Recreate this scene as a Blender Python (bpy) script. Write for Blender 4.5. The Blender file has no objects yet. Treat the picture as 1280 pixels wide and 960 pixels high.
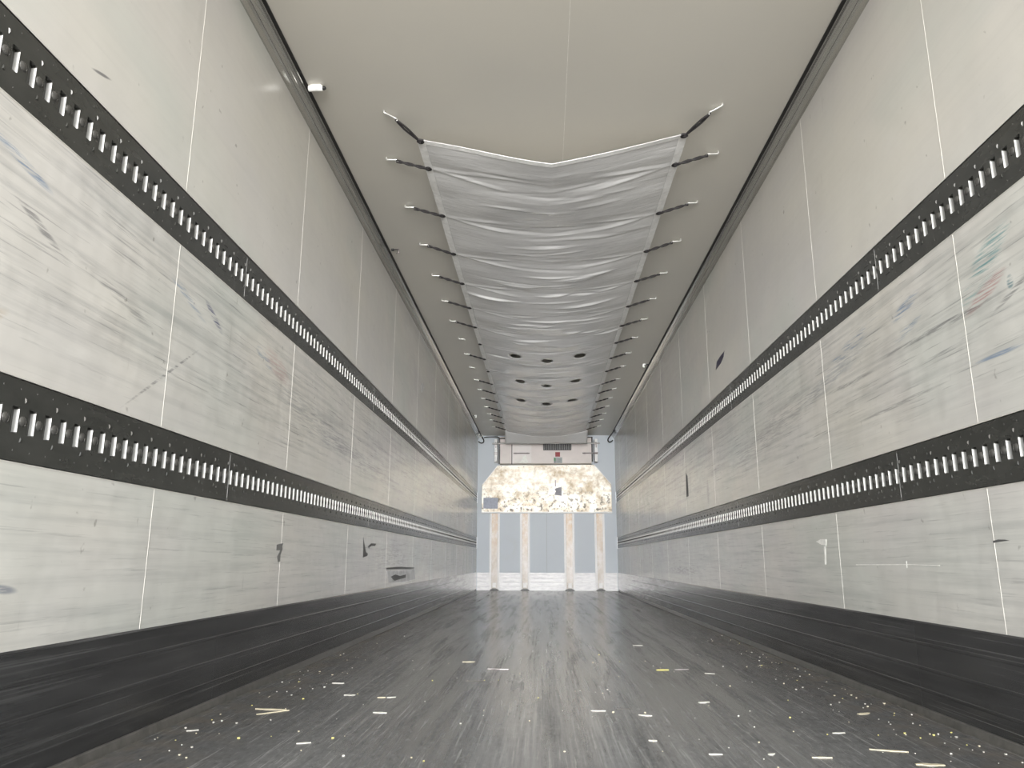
import bpy, bmesh, math, random
from mathutils import Vector, Matrix, noise as mnoise

sc = bpy.context.scene
COL = sc.collection
random.seed(7)

# ------------------------------------------------------------------ camera
yaw, pitch, roll = 0.041004, 0.226549, 0.002789
F = Vector((-math.sin(yaw) * math.cos(pitch), math.cos(yaw) * math.cos(pitch), math.sin(pitch)))
Rr = F.cross(Vector((0, 0, 1))).normalized()
Uu = Rr.cross(F)
r2 = Rr * math.cos(roll) + Uu * math.sin(roll)
u2 = -Rr * math.sin(roll) + Uu * math.cos(roll)
cd = bpy.data.cameras.new('camera')
cd.sensor_width = 36.0
cd.lens = 957.68 * 36.0 / 1280.0
cd.clip_start = 0.02
cam = bpy.data.objects.new('camera', cd)
M4 = Matrix((r2, u2, -F)).transposed().to_4x4()
M4.translation = Vector((-0.0542, -0.4347, 0.5042))
cam.matrix_world = M4
COL.objects.link(cam)
sc.camera = cam

# ------------------------------------------------------------------ light
SKY, GROUND = (0.95, 0.98, 1.0), (0.62, 0.59, 0.54)
SKY_POWER = 2.65
world = bpy.data.worlds.new('daylight')
sc.world = world
world.use_nodes = True
wt = world.node_tree
bg = wt.nodes['Background']
bg.inputs['Strength'].default_value = SKY_POWER
tc = wt.nodes.new('ShaderNodeTexCoord')
sx = wt.nodes.new('ShaderNodeSeparateXYZ')
mr = wt.nodes.new('ShaderNodeMapRange')
mr.inputs['From Min'].default_value = -0.04
mr.inputs['From Max'].default_value = 0.06
mx = wt.nodes.new('ShaderNodeMix')
mx.data_type = 'RGBA'
mx.inputs['A'].default_value = (*GROUND, 1)
mx.inputs['B'].default_value = (*SKY, 1)
wt.links.new(tc.outputs['Generated'], sx.inputs[0])
wt.links.new(sx.outputs['Z'], mr.inputs['Value'])
wt.links.new(mr.outputs[0], mx.inputs['Factor'])
wt.links.new(mx.outputs['Result'], bg.inputs['Color'])

sd = bpy.data.lights.new('hazy_sun', 'SUN')       # low hazy sun straight behind the open rear doors
sd.energy = 15.0
sd.angle = math.radians(40)
sd.color = (1.0, 0.985, 0.965)
sun = bpy.data.objects.new('hazy_sun', sd)
sun.rotation_euler = Vector((0.0, 1.0, -0.06)).to_track_quat('-Z', 'Y').to_euler()
sun.location = (0, -6, 3)
COL.objects.link(sun)

sc.view_settings.view_transform = 'Standard'
sc.view_settings.look = 'None'
sc.view_settings.gamma = 1.0
sc.view_settings.use_curve_mapping = False
sc.view_settings.exposure = 0.07
cy = sc.cycles
cy.max_bounces = 16
cy.diffuse_bounces = 10
cy.glossy_bounces = 8
cy.sample_clamp_indirect = 8.0
cy.use_denoising = True

# ------------------------------------------------------------------ helpers
W, H, L = 1.23, 2.71, 13.3


class NT:
    """tiny shader-node writer"""
    def __init__(self, name):
        self.m = bpy.data.materials.new(name)
        self.m.use_nodes = True
        self.t = self.m.node_tree
        self.b = self.t.nodes['Principled BSDF']
        self.pos = self.t.nodes.new('ShaderNodeNewGeometry').outputs['Position']

    def _in(self, sock, v):
        if hasattr(v, 'is_output'):
            self.t.links.new(v, sock)
        elif isinstance(v, (tuple, list)):
            d = sock.default_value
            sock.default_value = tuple(v) + (1.0,) * (len(d) - len(v))
        else:
            sock.default_value = v

    def math(self, op, a, b=0.0, clamp=False):
        n = self.t.nodes.new('ShaderNodeMath')
        n.operation = op
        n.use_clamp = clamp
        self._in(n.inputs[0], a)
        self._in(n.inputs[1], b)
        return n.outputs[0]

    def dot(self, a, b):
        n = self.t.nodes.new('ShaderNodeVectorMath')
        n.operation = 'DOT_PRODUCT'
        self._in(n.inputs[0], a)
        self._in(n.inputs[1], b)
        return n.outputs['Value']

    def mix(self, f, a, b):
        n = self.t.nodes.new('ShaderNodeMix')
        n.data_type = 'RGBA'
        self._in(n.inputs['Factor'], f)
        self._in(n.inputs['A'], a)
        self._in(n.inputs['B'], b)
        return n.outputs['Result']

    def mulc(self, a, b, f=1.0):
        n = self.t.nodes.new('ShaderNodeMix')
        n.data_type = 'RGBA'
        n.blend_type = 'MULTIPLY'
        self._in(n.inputs['Factor'], f)
        self._in(n.inputs['A'], a)
        self._in(n.inputs['B'], b)
        return n.outputs['Result']

    def map(self, scale=(1, 1, 1), rot=(0, 0, 0), loc=(0, 0, 0)):
        n = self.t.nodes.new('ShaderNodeMapping')
        self.t.links.new(self.pos, n.inputs['Vector'])
        n.inputs['Scale'].default_value = scale
        n.inputs['Rotation'].default_value = rot
        n.inputs['Location'].default_value = loc
        return n.outputs[0]

    def noise(self, vec, scale=1.0, detail=4.0, rough=0.55, dist=0.0):
        n = self.t.nodes.new('ShaderNodeTexNoise')
        self._in(n.inputs['Vector'], vec)
        n.inputs['Scale'].default_value = scale
        n.inputs['Detail'].default_value = detail
        n.inputs['Roughness'].default_value = rough
        n.inputs['Distortion'].default_value = dist
        return n.outputs['Fac']

    def rng(self, v, a, b, c=0.0, d=1.0, smooth=False):
        n = self.t.nodes.new('ShaderNodeMapRange')
        n.interpolation_type = 'SMOOTHSTEP' if smooth else 'LINEAR'
        n.clamp = True
        self._in(n.inputs['Value'], v)
        for k, x in (('From Min', a), ('From Max', b), ('To Min', c), ('To Max', d)):
            n.inputs[k].default_value = x
        return n.outputs[0]

    def xyz(self):
        n = self.t.nodes.new('ShaderNodeSeparateXYZ')
        self.t.links.new(self.pos, n.inputs[0])
        return n.outputs

    def mark(self, y0, z0, ry, rz, slope=0.0):
        """soft tilted ellipse on a side wall, 1 in its middle"""
        n = self.t.nodes.new('ShaderNodeVectorMath')
        n.operation = 'SUBTRACT'
        self.t.links.new(self.pos, n.inputs[0])
        n.inputs[1].default_value = (0, y0, z0)
        a = self.dot(n.outputs[0], (0, 1.0 / ry, 0))
        b = self.dot(n.outputs[0], (0, -slope / rz, 1.0 / rz))
        d = self.math('ADD', self.math('MULTIPLY', a, a), self.math('MULTIPLY', b, b))
        return self.rng(d, 1.0, 0.1, 0, 1, True)

    def bump(self, h, strength=0.2, dist=0.01):
        n = self.t.nodes.new('ShaderNodeBump')
        self._in(n.inputs['Strength'], strength)
        n.inputs['Distance'].default_value = dist
        self._in(n.inputs['Height'], h)
        self.t.links.new(n.outputs[0], self.b.inputs['Normal'])

    def out(self, color=None, rough=None, metal=None, spec=None, coat=None):
        if color is not None:
            self._in(self.b.inputs['Base Color'], color)
        if rough is not None:
            self._in(self.b.inputs['Roughness'], rough)
        if metal is not None:
            self._in(self.b.inputs['Metallic'], metal)
        if spec is not None:
            self._in(self.b.inputs['Specular IOR Level'], spec)
        return self.m


def plain(name, c, rough=0.5, metal=0.0, vary=0.12, scale=30.0, spec=0.5):
    n = NT(name)
    f = n.noise(n.map(), scale, 4)
    k = n.rng(f, 0.3, 0.7, 1 - vary, 1 + vary)
    col = n.mulc((*c, 1), k)
    r = rough if rough < 0.28 else n.rng(f, 0.3, 0.7, max(rough * 0.9, 0.285), max(rough * 1.1, 0.29))
    return n.out(col, r, metal, spec)


class MB:
    """collects shapes, then links them as ONE mesh object"""
    def __init__(self):
        self.v, self.f, self.mi = [], [], []

    def face(self, pts, mi=0):
        i = len(self.v)
        self.v += [tuple(p) for p in pts]
        self.f.append(tuple(range(i, i + len(pts))))
        self.mi.append(mi)

    def box(self, a, b, mi=0):
        x0, y0, z0 = [min(p, q) for p, q in zip(a, b)]
        x1, y1, z1 = [max(p, q) for p, q in zip(a, b)]
        i = len(self.v)
        self.v += [(x0, y0, z0), (x1, y0, z0), (x1, y1, z0), (x0, y1, z0), (x0, y0, z1), (x1, y0, z1), (x1, y1, z1), (x0, y1, z1)]
        for q in ((0, 3, 2, 1), (4, 5, 6, 7), (0, 1, 5, 4), (1, 2, 6, 5), (2, 3, 7, 6), (3, 0, 4, 7)):
            self.f.append(tuple(i + k for k in q))
            self.mi.append(mi)

    def prism(self, poly, axis, a, b, mi=0):
        """extrude a 2-D outline along an axis between a and b"""
        def P(q, t):
            return (t, q[0], q[1]) if axis == 0 else (q[0], t, q[1]) if axis == 1 else (q[0], q[1], t)
        n = len(poly)
        i = len(self.v)
        self.v += [P(q, a) for q in poly] + [P(q, b) for q in poly]
        self.f.append(tuple(i + k for k in range(n)))
        self.f.append(tuple(i + n + k for k in reversed(range(n))))
        self.mi += [mi, mi]
        for k in range(n):
            k2 = (k + 1) % n
            self.f.append((i + k, i + n + k, i + n + k2, i + k2))
            self.mi.append(mi)

    def tube(self, path, r, seg=8, mi=0, cap=True):
        path = [Vector(p) for p in path]
        rings = []
        prev = None
        for k, p in enumerate(path):
            d = (path[min(k + 1, len(path) - 1)] - path[max(k - 1, 0)]).normalized()
            if prev is None:
                a = Vector((0, 0, 1)) if abs(d.z) < 0.9 else Vector((1, 0, 0))
                n = d.cross(a).normalized()
            else:
                n = (prev - d * prev.dot(d)).normalized()
            prev = n
            b = d.cross(n)
            rr = r[k] if isinstance(r, (list, tuple)) else r
            i = len(self.v)
            for s in range(seg):
                t = 2 * math.pi * s / seg
                self.v.append(tuple(p + n * math.cos(t) * rr + b * math.sin(t) * rr))
            rings.append(i)
        for i, j in zip(rings, rings[1:]):
            for s in range(seg):
                s2 = (s + 1) % seg
                self.f.append((i + s, i + s2, j + s2, j + s))
                self.mi.append(mi)
        if cap:
            self.f.append(tuple(rings[0] + s for s in reversed(range(seg))))
            self.f.append(tuple(rings[-1] + s for s in range(seg)))
            self.mi += [mi, mi]

    def ring(self, c, R, r, axis=2, seg=14, mi=0):
        pts = []
        for s in range(seg + 1):
            t = 2 * math.pi * s / seg
            q = (R * math.cos(t), R * math.sin(t))
            o = (q[0], q[1], 0) if axis == 2 else (0, q[0], q[1]) if axis == 0 else (q[0], 0, q[1])
            pts.append((c[0] + o[0], c[1] + o[1], c[2] + o[2]))
        self.tube(pts, r, 6, mi, cap=False)

    def mesh(self, name, mats, fix=True, smooth=False, weld=False):
        me = bpy.data.meshes.new(name)
        me.from_pydata(self.v, [], self.f)
        for m in mats if isinstance(mats, (list, tuple)) else [mats]:
            me.materials.append(m)
        me.polygons.foreach_set('material_index', self.mi)
        if fix or weld:
            bm = bmesh.new()
            bm.from_mesh(me)
            if weld:
                bmesh.ops.remove_doubles(bm, verts=bm.verts, dist=1e-5)
            if fix:
                bmesh.ops.recalc_face_normals(bm, faces=bm.faces)
            bm.to_mesh(me)
            bm.free()
        if smooth:
            me.polygons.foreach_set('use_smooth', [True] * len(me.polygons))
        me.update()
        return me

    def build(self, name, mats, parent=None, **k):
        return link(name, self.mesh(name, mats, **k), parent)


def link(name, data, parent=None, loc=None):
    o = bpy.data.objects.new(name, data)
    COL.objects.link(o)
    if parent is not None:
        o.parent = parent
        # children are modelled in world coordinates: bring them into the parent's frame
        if loc is None:
            o.matrix_parent_inverse = Matrix.Translation(parent.location).inverted()
    if loc is not None:
        o.location = loc
    return o


def tag(o, label=None, cat=None, group=None, kind=None):
    for k, v in (('label', label), ('category', cat), ('group', group), ('kind', kind)):
        if v:
            o[k] = v
    return o


def thing(name, loc, label, cat, group=None):
    o = bpy.data.objects.new(name, None)
    o.location = loc
    o.empty_display_size = 0.05
    COL.objects.link(o)
    return tag(o, label, cat, group)


def bevel(o, w=0.003, seg=2):
    m = o.modifiers.new('bevel', 'BEVEL')
    m.width = w
    m.segments = seg
    m.limit_method = 'ANGLE'
    return o


# ------------------------------------------------------------------ materials
def wall_material(name, slope, marks):
    n = NT(name)
    _, _, z = n.xyz()
    base = (0.66, 0.64, 0.585)
    big = n.noise(n.map((0.6, 0.5, 1.1)), 1.3, 3)
    col = n.mix(n.rng(big, 0.35, 0.65), base, (0.61, 0.595, 0.575))
    tint = n.noise(n.map((0.7, 0.6, 1.0), loc=(5, 2, 1)), 1.6, 2)
    col = n.mix(n.rng(tint, 0.5, 0.75), col, (0.585, 0.60, 0.56))
    # rubbed streaks along the load height
    rot = (-math.atan(slope), 0, 0)
    band = n.math('ADD', n.math('MULTIPLY', n.rng(z, 0.88, 1.1, 0, 1), n.rng(z, 1.66, 1.45, 0, 1)),
                  n.rng(z, 0.74, 0.68, 0.0, 0.55), clamp=True)
    st = n.noise(n.map((1, 0.75, 24), rot), 1.5, 6, 0.62)
    col = n.mulc(col, (0.63, 0.64, 0.66), n.math('MULTIPLY', n.rng(st, 0.45, 0.68), n.math('ADD', n.math('MULTIPLY', band, 0.58), 0.08)))
    fine = n.noise(n.map((1, 2.2, 90), rot, (3, 1, 7)), 1.4, 5, 0.6)
    col = n.mulc(col, (0.34, 0.35, 0.38), n.math('MULTIPLY', n.rng(fine, 0.585, 0.68), n.math('ADD', n.math('MULTIPLY', band, 0.50), 0.04)))
    patchy = n.noise(n.map((1, 3.5, 5)), 1.4, 5, 0.6)
    col = n.mulc(col, (0.66, 0.66, 0.68), n.math('MULTIPLY', n.math('MULTIPLY', n.rng(patchy, 0.52, 0.70), n.math('ADD', n.math('MULTIPLY', band, 0.26), 0.08))))
    # pale rubbed spots and short upright nicks
    rub = n.noise(n.map((1, 1.3, 9), rot, (2, 8, 3)), 1.7, 6, 0.65)
    col = n.mix(n.math('MULTIPLY', n.rng(rub, 0.56, 0.72), n.math('ADD', n.math('MULTIPLY', band, 0.4), 0.1)), col, (0.74, 0.73, 0.69))
    upr = n.noise(n.map((1, 26, 3.2), (0.05, 0, 0), (0, 2, 5)), 1.6, 4, 0.55)
    col = n.mulc(col, (0.55, 0.54, 0.53), n.rng(upr, 0.70, 0.78, 0, 0.4))
    # small nicks
    nick = n.noise(n.map((1, 1.0, 0.8), loc=(0, 3, 9)), 28, 2, 0.5)
    col = n.mulc(col, (0.45, 0.44, 0.42), n.rng(nick, 0.73, 0.79, 0, 0.6))
    brk = n.noise(n.map((1, 5, 95), rot, (1, 4, 2)), 1.3, 5, 0.65)
    for (y0, z0, ry, rz, s, c, amt, lo) in marks:
        f = n.math('MULTIPLY', n.mark(y0, z0, ry, rz, s), n.rng(brk, lo, lo + 0.14, 0, amt))
        col = n.mix(f, col, c)
    wave = n.noise(n.map((1, 1.2, 1.7)), 2.4, 3, 0.5)
    n.bump(n.math('ADD', n.math('MULTIPLY', wave, 1.0), n.math('MULTIPLY', patchy, 0.16)), n.math('ADD', n.math('MULTIPLY', band, 0.2), 0.13), 0.03)
    return n.out(col, n.rng(st, 0.3, 0.7, 0.15, 0.24), 0.0, 0.5)


TEAL, BLUE, RED, DARK, NAVY = (0.09, 0.27, 0.29), (0.07, 0.17, 0.33), (0.42, 0.17, 0.17), (0.12, 0.12, 0.13), (0.06, 0.07, 0.18)
MARKS_R = [(1.68, 1.375, 0.13, 0.05, -0.35, TEAL, 0.7, 0.46), (1.74, 1.31, 0.14, 0.05, -0.3, TEAL, 0.5, 0.5),
           (1.73, 1.265, 0.13, 0.030, -0.3, RED, 0.6, 0.46), (1.606, 1.254, 0.018, 0.026, 0, (0.10, 0.2, 0.23), 0.8, 0.42),
           (2.21, 1.382, 0.13, 0.028, -0.2, BLUE, 0.6, 0.46), (2.2, 1.304, 0.13, 0.022, -0.2, BLUE, 0.55, 0.5),
           (2.72, 1.379, 0.35, 0.035, -0.14, BLUE, 0.55, 0.5), (2.9, 1.31, 0.5, 0.05, -0.12, (0.25, 0.28, 0.32), 0.4, 0.42),
           (1.60, 1.225, 0.12, 0.012, -0.3, DARK, 0.6, 0.4), (2.05, 1.245, 0.5, 0.014, 0.02, DARK, 0.55, 0.42),
           (2.75, 1.232, 0.3, 0.012, 0.03, DARK, 0.55, 0.42), (1.70, 1.075, 0.14, 0.008, 0.02, BLUE, 0.6, 0.35),
           (2.35, 1.058, 0.4, 0.010, -0.01, DARK, 0.45, 0.4), (3.9, 1.22, 1.2, 0.09, -0.08, (0.28, 0.28, 0.28), 0.45, 0.46),
           (5.64, 1.03, 0.05, 0.13, 0, DARK, 0.25, 0.35), (6.9, 0.42, 0.9, 0.05, 0, DARK, 0.4, 0.45)]
MARKS_L = [(1.10, 1.385, 0.13, 0.016, -0.2, BLUE, 0.7, 0.42), (1.18, 1.27, 0.14, 0.016, -0.4, DARK, 0.6, 0.45),
           (2.145, 1.352, 0.09, 0.020, -0.45, NAVY, 0.75, 0.42), (2.66, 1.337, 0.12, 0.030, -0.2, BLUE, 0.6, 0.46),
           (2.83, 1.335, 0.2, 0.06, -0.2, RED, 0.32, 0.42), (1.91, 1.362, 0.2, 0.02, -0.3, BLUE, 0.45, 0.48),
           (1.84, 1.065, 0.25, 0.008, 0.66, DARK, 0.6, 0.42), (1.55, 1.215, 0.28, 0.02, -0.2, DARK, 0.4, 0.46),
           (1.335, 1.772, 0.05, 0.006, 0.28, DARK, 0.8, 0.1), (3.4, 1.2, 0.9, 0.10, -0.1, (0.27, 0.28, 0.30), 0.42, 0.45),
           (4.6, 1.12, 1.0, 0.07, -0.05, (0.25, 0.25, 0.26), 0.4, 0.46), (1.24, 0.44, 0.06, 0.012, -0.1, (0.16, 0.18, 0.23), 0.7, 0.3),
           (1.06, 1.0, 0.08, 0.022, 0.5, (0.42, 0.34, 0.24), 0.5, 0.3), (5.6, 0.52, 0.8, 0.12, 0, (0.25, 0.25, 0.26), 0.35, 0.46)]
m_wall_l = wall_material('scuffed_white_wall_left', -0.22, MARKS_L)
m_wall_r = wall_material('scuffed_white_wall_right', -0.16, MARKS_R)
m_seam = plain('white_sealant', (0.80, 0.78, 0.73), 0.45)
m_chan = plain('pale_edge_trim', (0.56, 0.55, 0.51), 0.4)

n = NT('ceiling_panel')
b_ = n.noise(n.map(), 0.8, 3)
m_ceil = n.out(n.mix(n.rng(b_, 0.35, 0.65), (0.64, 0.615, 0.555), (0.605, 0.585, 0.535)), 0.36)

# floor: dark anti-slip sheet, polished by pallet traffic
n = NT('worn_floor_sheet')
x_, y_, z_ = n.xyz()
lane = n.noise(n.map((7, 0.22, 1)), 1.5, 5, 0.6, 0.3)
scr = n.noise(n.map((75, 1.6, 1), (0, 0, 0.03)), 1.3, 5, 0.65)
scr2 = n.noise(n.map((60, 2.2, 1), (0, 0, -0.16), (4, 2, 0)), 1.2, 5, 0.62)
blot = n.noise(n.map(), 2.2, 6, 0.6)
grain = n.noise(n.map((34, 11, 1), loc=(2, 0, 0)), 2.0, 4, 0.7)
edge = n.rng(n.math('ABSOLUTE', x_), 0.85, 1.2, 0, 1)
col = n.mix(n.rng(blot, 0.3, 0.7), (0.095, 0.096, 0.098), (0.128, 0.129, 0.130))
col = n.mix(n.rng(scr, 0.585, 0.64, 0, 0.5), col, (0.31, 0.31, 0.31))
col = n.mix(n.rng(scr2, 0.625, 0.665, 0, 0.5), col, (0.33, 0.33, 0.32))
col = n.mulc(col, (0.62, 0.62, 0.62), n.rng(grain, 0.5, 0.66, 0, 0.7))
col = n.mix(n.rng(grain, 0.44, 0.32, 0, 0.22), col, (0.34, 0.34, 0.34))
col = n.mulc(col, (0.55, 0.55, 0.56), n.rng(n.noise(n.map((26, 3, 1), (0, 0, 0.1), (9, 1, 0)), 1.5, 5), 0.60, 0.68, 0, 0.5))
wear_sheen = n.math('MULTIPLY', n.rng(n.math('ABSOLUTE', n.math('SUBTRACT', x_, 0.05)), 0.55, 0.1, 0, 1, True), n.rng(n.math('ADD', n.math('MULTIPLY', lane, 0.6), n.math('MULTIPLY', scr, 0.4)), 0.40, 0.60, 0.0, 0.8))
col = n.mix(wear_sheen, col, (0.27, 0.271, 0.27))  # worn centre lane, with the front plate's reflection painted in as paler colour
dirt = n.noise(n.map((1, 1, 1), loc=(3, 3, 0)), 9, 6, 0.65)
col = n.mix(n.math('MULTIPLY', edge, n.rng(dirt, 0.4, 0.66, 0, 0.6)), col, (0.17, 0.145, 0.115))
rg = n.math('ADD', n.rng(lane, 0.35, 0.65, 0.235, 0.20), n.rng(scr, 0.4, 0.7, 0.0, 0.02))
rg = n.math('ADD', rg, n.rng(n.math('ABSOLUTE', n.math('SUBTRACT', x_, 0.05)), 0.3, 0.85, 0, 0.01, True))
polish = n.noise(n.map((9, 0.5, 1), (0, 0, 0.02), (1, 7, 0)), 1.5, 6, 0.66, 0.4)
cen = n.rng(n.math('ABSOLUTE', n.math('SUBTRACT', x_, 0.05)), 1.0, 0.25, 0.10, 1.0, True)
spc = n.math('MULTIPLY', n.rng(n.math('ADD', n.math('MULTIPLY', polish, 0.65), n.math('MULTIPLY', scr, 0.35)), 0.44, 0.56, 0.06, 1.0), cen)
n.bump(n.math('ADD', scr, n.math('MULTIPLY', blot, 0.6)), 0.16, 0.004)
m_floor = n.out(col, rg, 0.0, spc)

# kick plates: dark scuffed sheet, scratches along its length
n = NT('scuffed_kick_plate')
s1 = n.noise(n.map((1, 0.35, 60), (0.01, 0, 0)), 1.6, 5, 0.6)
s2 = n.noise(n.map((1, 0.22, 120), (-0.012, 0, 0), (2, 5, 1)), 1.5, 4, 0.6)
bl = n.noise(n.map((1, 1.1, 13), (0.015, 0, 0)), 2.0, 6, 0.6)
col = n.mix(n.rng(bl, 0.3, 0.7), (0.060, 0.061, 0.063), (0.125, 0.126, 0.128))
col = n.mix(n.rng(s1, 0.58, 0.68, 0, 0.6), col, (0.24, 0.24, 0.24))
col = n.mix(n.rng(s2, 0.64, 0.70, 0, 0.7), col, (0.36, 0.36, 0.355))
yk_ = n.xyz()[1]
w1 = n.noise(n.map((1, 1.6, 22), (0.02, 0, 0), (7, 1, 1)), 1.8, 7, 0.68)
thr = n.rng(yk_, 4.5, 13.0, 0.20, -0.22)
silvery = n.math('MULTIPLY', n.rng(n.math('SUBTRACT', w1, thr), 0.46, 0.60), n.rng(yk_, 4.0, 11.0, 0.0, 0.95))
col = n.mix(silvery, col, (0.70, 0.70, 0.705))  # mottled silvery tone, spreading towards the front end
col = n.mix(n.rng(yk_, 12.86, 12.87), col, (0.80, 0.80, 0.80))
n.bump(n.math('ADD', s1, bl), 0.10, 0.003)
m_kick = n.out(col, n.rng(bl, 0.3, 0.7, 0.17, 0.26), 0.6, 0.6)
m_curb = plain('dirty_aluminium_curb', (0.15, 0.145, 0.135), 0.35, 0.4, 0.25, 25)

n = NT('black_rail_coat')
bl = n.noise(n.map((1, 3, 9)), 3, 5)
m_rail = n.out(n.mix(n.rng(bl, 0.3, 0.7), (0.031, 0.032, 0.029), (0.045, 0.046, 0.042)), n.rng(bl, 0.3, 0.7, 0.18, 0.25), 0.0, 0.6)
m_jamb = plain('bare_punched_edge', (0.72, 0.72, 0.70), 0.45, 0.0, 0.05)
m_recess = plain('rail_recess_grey', (0.060, 0.060, 0.056), 0.4)
m_dimple = plain('rail_boss', (0.12, 0.118, 0.112), 0.22, 0.6)
m_weld = plain('rail_weld', (0.26, 0.26, 0.255), 0.4)
m_cove = plain('aluminium_cove', (0.52, 0.515, 0.49), 0.18, 0.85, 0.03, 3)
m_seal = plain('black_rubber', (0.012, 0.012, 0.012), 0.5)
m_black = plain('black_paint', (0.015, 0.015, 0.016), 0.45)
m_hole = plain('dark_opening', (0.004, 0.004, 0.004), 0.9)

n = NT('silver_tarpaulin')
c1 = n.noise(n.map((1, 2.0, 1)), 14, 5, 0.6)
c2 = n.noise(n.map((3.0, 16, 1), (0, 0, 0.06)), 1.5, 5, 0.6, 0.6)
n.bump(n.math('ADD', n.math('MULTIPLY', c1, 0.25), c2), 0.30, 0.012)
m_tarp = n.out(n.mix(n.rng(c1, 0.3, 0.7), (0.65, 0.65, 0.65), (0.69, 0.69, 0.69)), n.rng(c2, 0.3, 0.7, 0.16, 0.22), 0.0, 1.0)
m_hem = plain('tarpaulin_hem', (0.80, 0.80, 0.79), 0.34)
m_cord = plain('black_elastic', (0.018, 0.016, 0.017), 0.7)
m_hook = plain('zinc_hook', (0.62, 0.62, 0.60), 0.32, 0.55)

# galvanised bulkhead sheet: blotched, stained, bright where rubbed
n = NT('stained_bright_sheet')
v1 = n.noise(n.map((1, 1, 1)), 4.5, 7, 0.68)
v2 = n.noise(n.map((1, 1, 1), loc=(5, 0, 2)), 17, 5, 0.62)
v3 = n.noise(n.map((0.35, 1, 3.0), loc=(1, 0, 6)), 5, 5, 0.6)
col = n.mix(n.rng(v1, 0.45, 0.64), (0.93, 0.90, 0.82), (0.50, 0.41, 0.29))
col = n.mix(n.rng(v3, 0.52, 0.70, 0, 0.6), col, (0.66, 0.53, 0.38))
_, _, zz = n.xyz()
low = n.rng(zz, 1.85, 1.45, 0.15, 1.0)
col = n.mix(n.math('MULTIPLY', n.rng(v2, 0.53, 0.60), low), col, (0.20, 0.18, 0.15))
m_plate = n.out(col, n.rng(v2, 0.3, 0.7, 0.36, 0.55), 0.25, 0.5)
n = NT('worn_channel_metal')
v1 = n.noise(n.map((1, 1, 0.6)), 14, 6, 0.65)
zz = n.xyz()[2]
col = n.mix(n.rng(v1, 0.35, 0.65), (0.52, 0.50, 0.49), (0.38, 0.34, 0.30))
col = n.mix(n.math('MULTIPLY', n.rng(zz, 0.55, 1.2), n.rng(v1, 0.35, 0.6)), col, (0.42, 0.32, 0.23))
m_chan_metal = n.out(col, 0.45, 0.3)
m_white_al = plain('white_aluminium', (0.86, 0.86, 0.86), 0.4, 0.0, 0.05)

n = NT('blue_grey_front_wall')
v1 = n.noise(n.map(), 1.5, 4)
col = n.mix(n.rng(v1, 0.3, 0.7), (0.55, 0.60, 0.66), (0.57, 0.62, 0.67))
p = n.t.nodes.new('ShaderNodeVectorMath')
p.operation = 'DISTANCE'
n.t.links.new(n.pos, p.inputs[0])
p.inputs[1].default_value = (-0.70, 13.3, 0.72)
rr = p.outputs['Value']
ringm = n.math('MULTIPLY', n.rng(rr, 0.10, 0.14), n.rng(rr, 0.24, 0.18))
col = n.mix(n.math('MULTIPLY', ringm, n.rng(n.noise(n.map((1, 1, 1)), 6, 4), 0.4, 0.6, 0.05, 0.4)), col, (0.54, 0.58, 0.60))
m_front = n.out(col, 0.5)

n = NT('front_kick_aluminium')
v1 = n.noise(n.map((2, 1, 9)), 5, 5)
m_fkick = n.out(n.mix(n.rng(v1, 0.35, 0.7), (0.82, 0.82, 0.825), (0.60, 0.60, 0.62)), 0.4, 0.1)
m_evap = plain('pinkish_white_casing', (0.70, 0.64, 0.615), 0.35, 0.0, 0.06, 5)
m_evap_side = plain('white_casing_panel', (0.76, 0.72, 0.70), 0.3, 0.0, 0.05, 5)
m_grille = plain('dark_grille', (0.05, 0.05, 0.05), 0.5)
m_slat = plain('grey_grille_slat', (0.22, 0.22, 0.22), 0.4)
m_bar = plain('steel_bar', (0.42, 0.41, 0.40), 0.35, 0.5)
m_red = plain('red_label', (0.30, 0.03, 0.035), 0.5)
m_green = plain('green_label', (0.06, 0.24, 0.10), 0.5)
m_greylab = plain('grey_label', (0.33, 0.36, 0.36), 0.5)
m_bluelab = plain('blue_grey_sticker', (0.40, 0.43, 0.52), 0.55)
m_greypatch = plain('dull_grey_patch', (0.36, 0.36, 0.39), 0.6)
m_rod = plain('dull_rod', (0.28, 0.25, 0.25), 0.4, 0.4)
m_whiteplastic = plain('white_plastic', (0.85, 0.85, 0.83), 0.35)
m_purple = plain('dark_violet_tape', (0.02, 0.016, 0.05), 0.4)
m_dktape = plain('dark_grey_tape', (0.10, 0.10, 0.10), 0.5)
m_midtape = plain('mid_grey_tape', (0.17, 0.17, 0.165), 0.5)
m_tear = plain('torn_white_layer', (0.80, 0.80, 0.76), 0.5)
m_silvertape = plain('silver_tape', (0.50, 0.50, 0.50), 0.3, 0.3, 0.3, 9)
m_straw = plain('pale_straw', (0.50, 0.45, 0.33), 0.6)
m_chip = plain('white_chip', (0.48, 0.47, 0.43), 0.6)
m_yellow = plain('yellow_shred', (0.60, 0.55, 0.18), 0.6)
m_darkchip = plain('dark_splinter', (0.06, 0.055, 0.05), 0.6)

# ------------------------------------------------------------------ shell
T = 0.09
mb = MB(); mb.box((-W - T, 0, -0.12), (W + T, L + T, 0))
tag(mb.build('floor', m_floor), kind='structure')
mb = MB(); mb.box((-W - T, 0, H), (W + T, L + T, H + 0.1)); mb.box((0.0662, 0.02, H - 0.0012), (0.0690, L, H), 1)
tag(mb.build('ceiling', [m_ceil, m_seam]), kind='structure')
mb = MB(); mb.box((-W, L, 0), (W, L + T, H)); mb.box((-0.002, L - 0.001, 0.3), (0.002, L, 1.33), 1)
tag(mb.build('wall_front', [m_front, m_greylab]), kind='structure')

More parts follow.
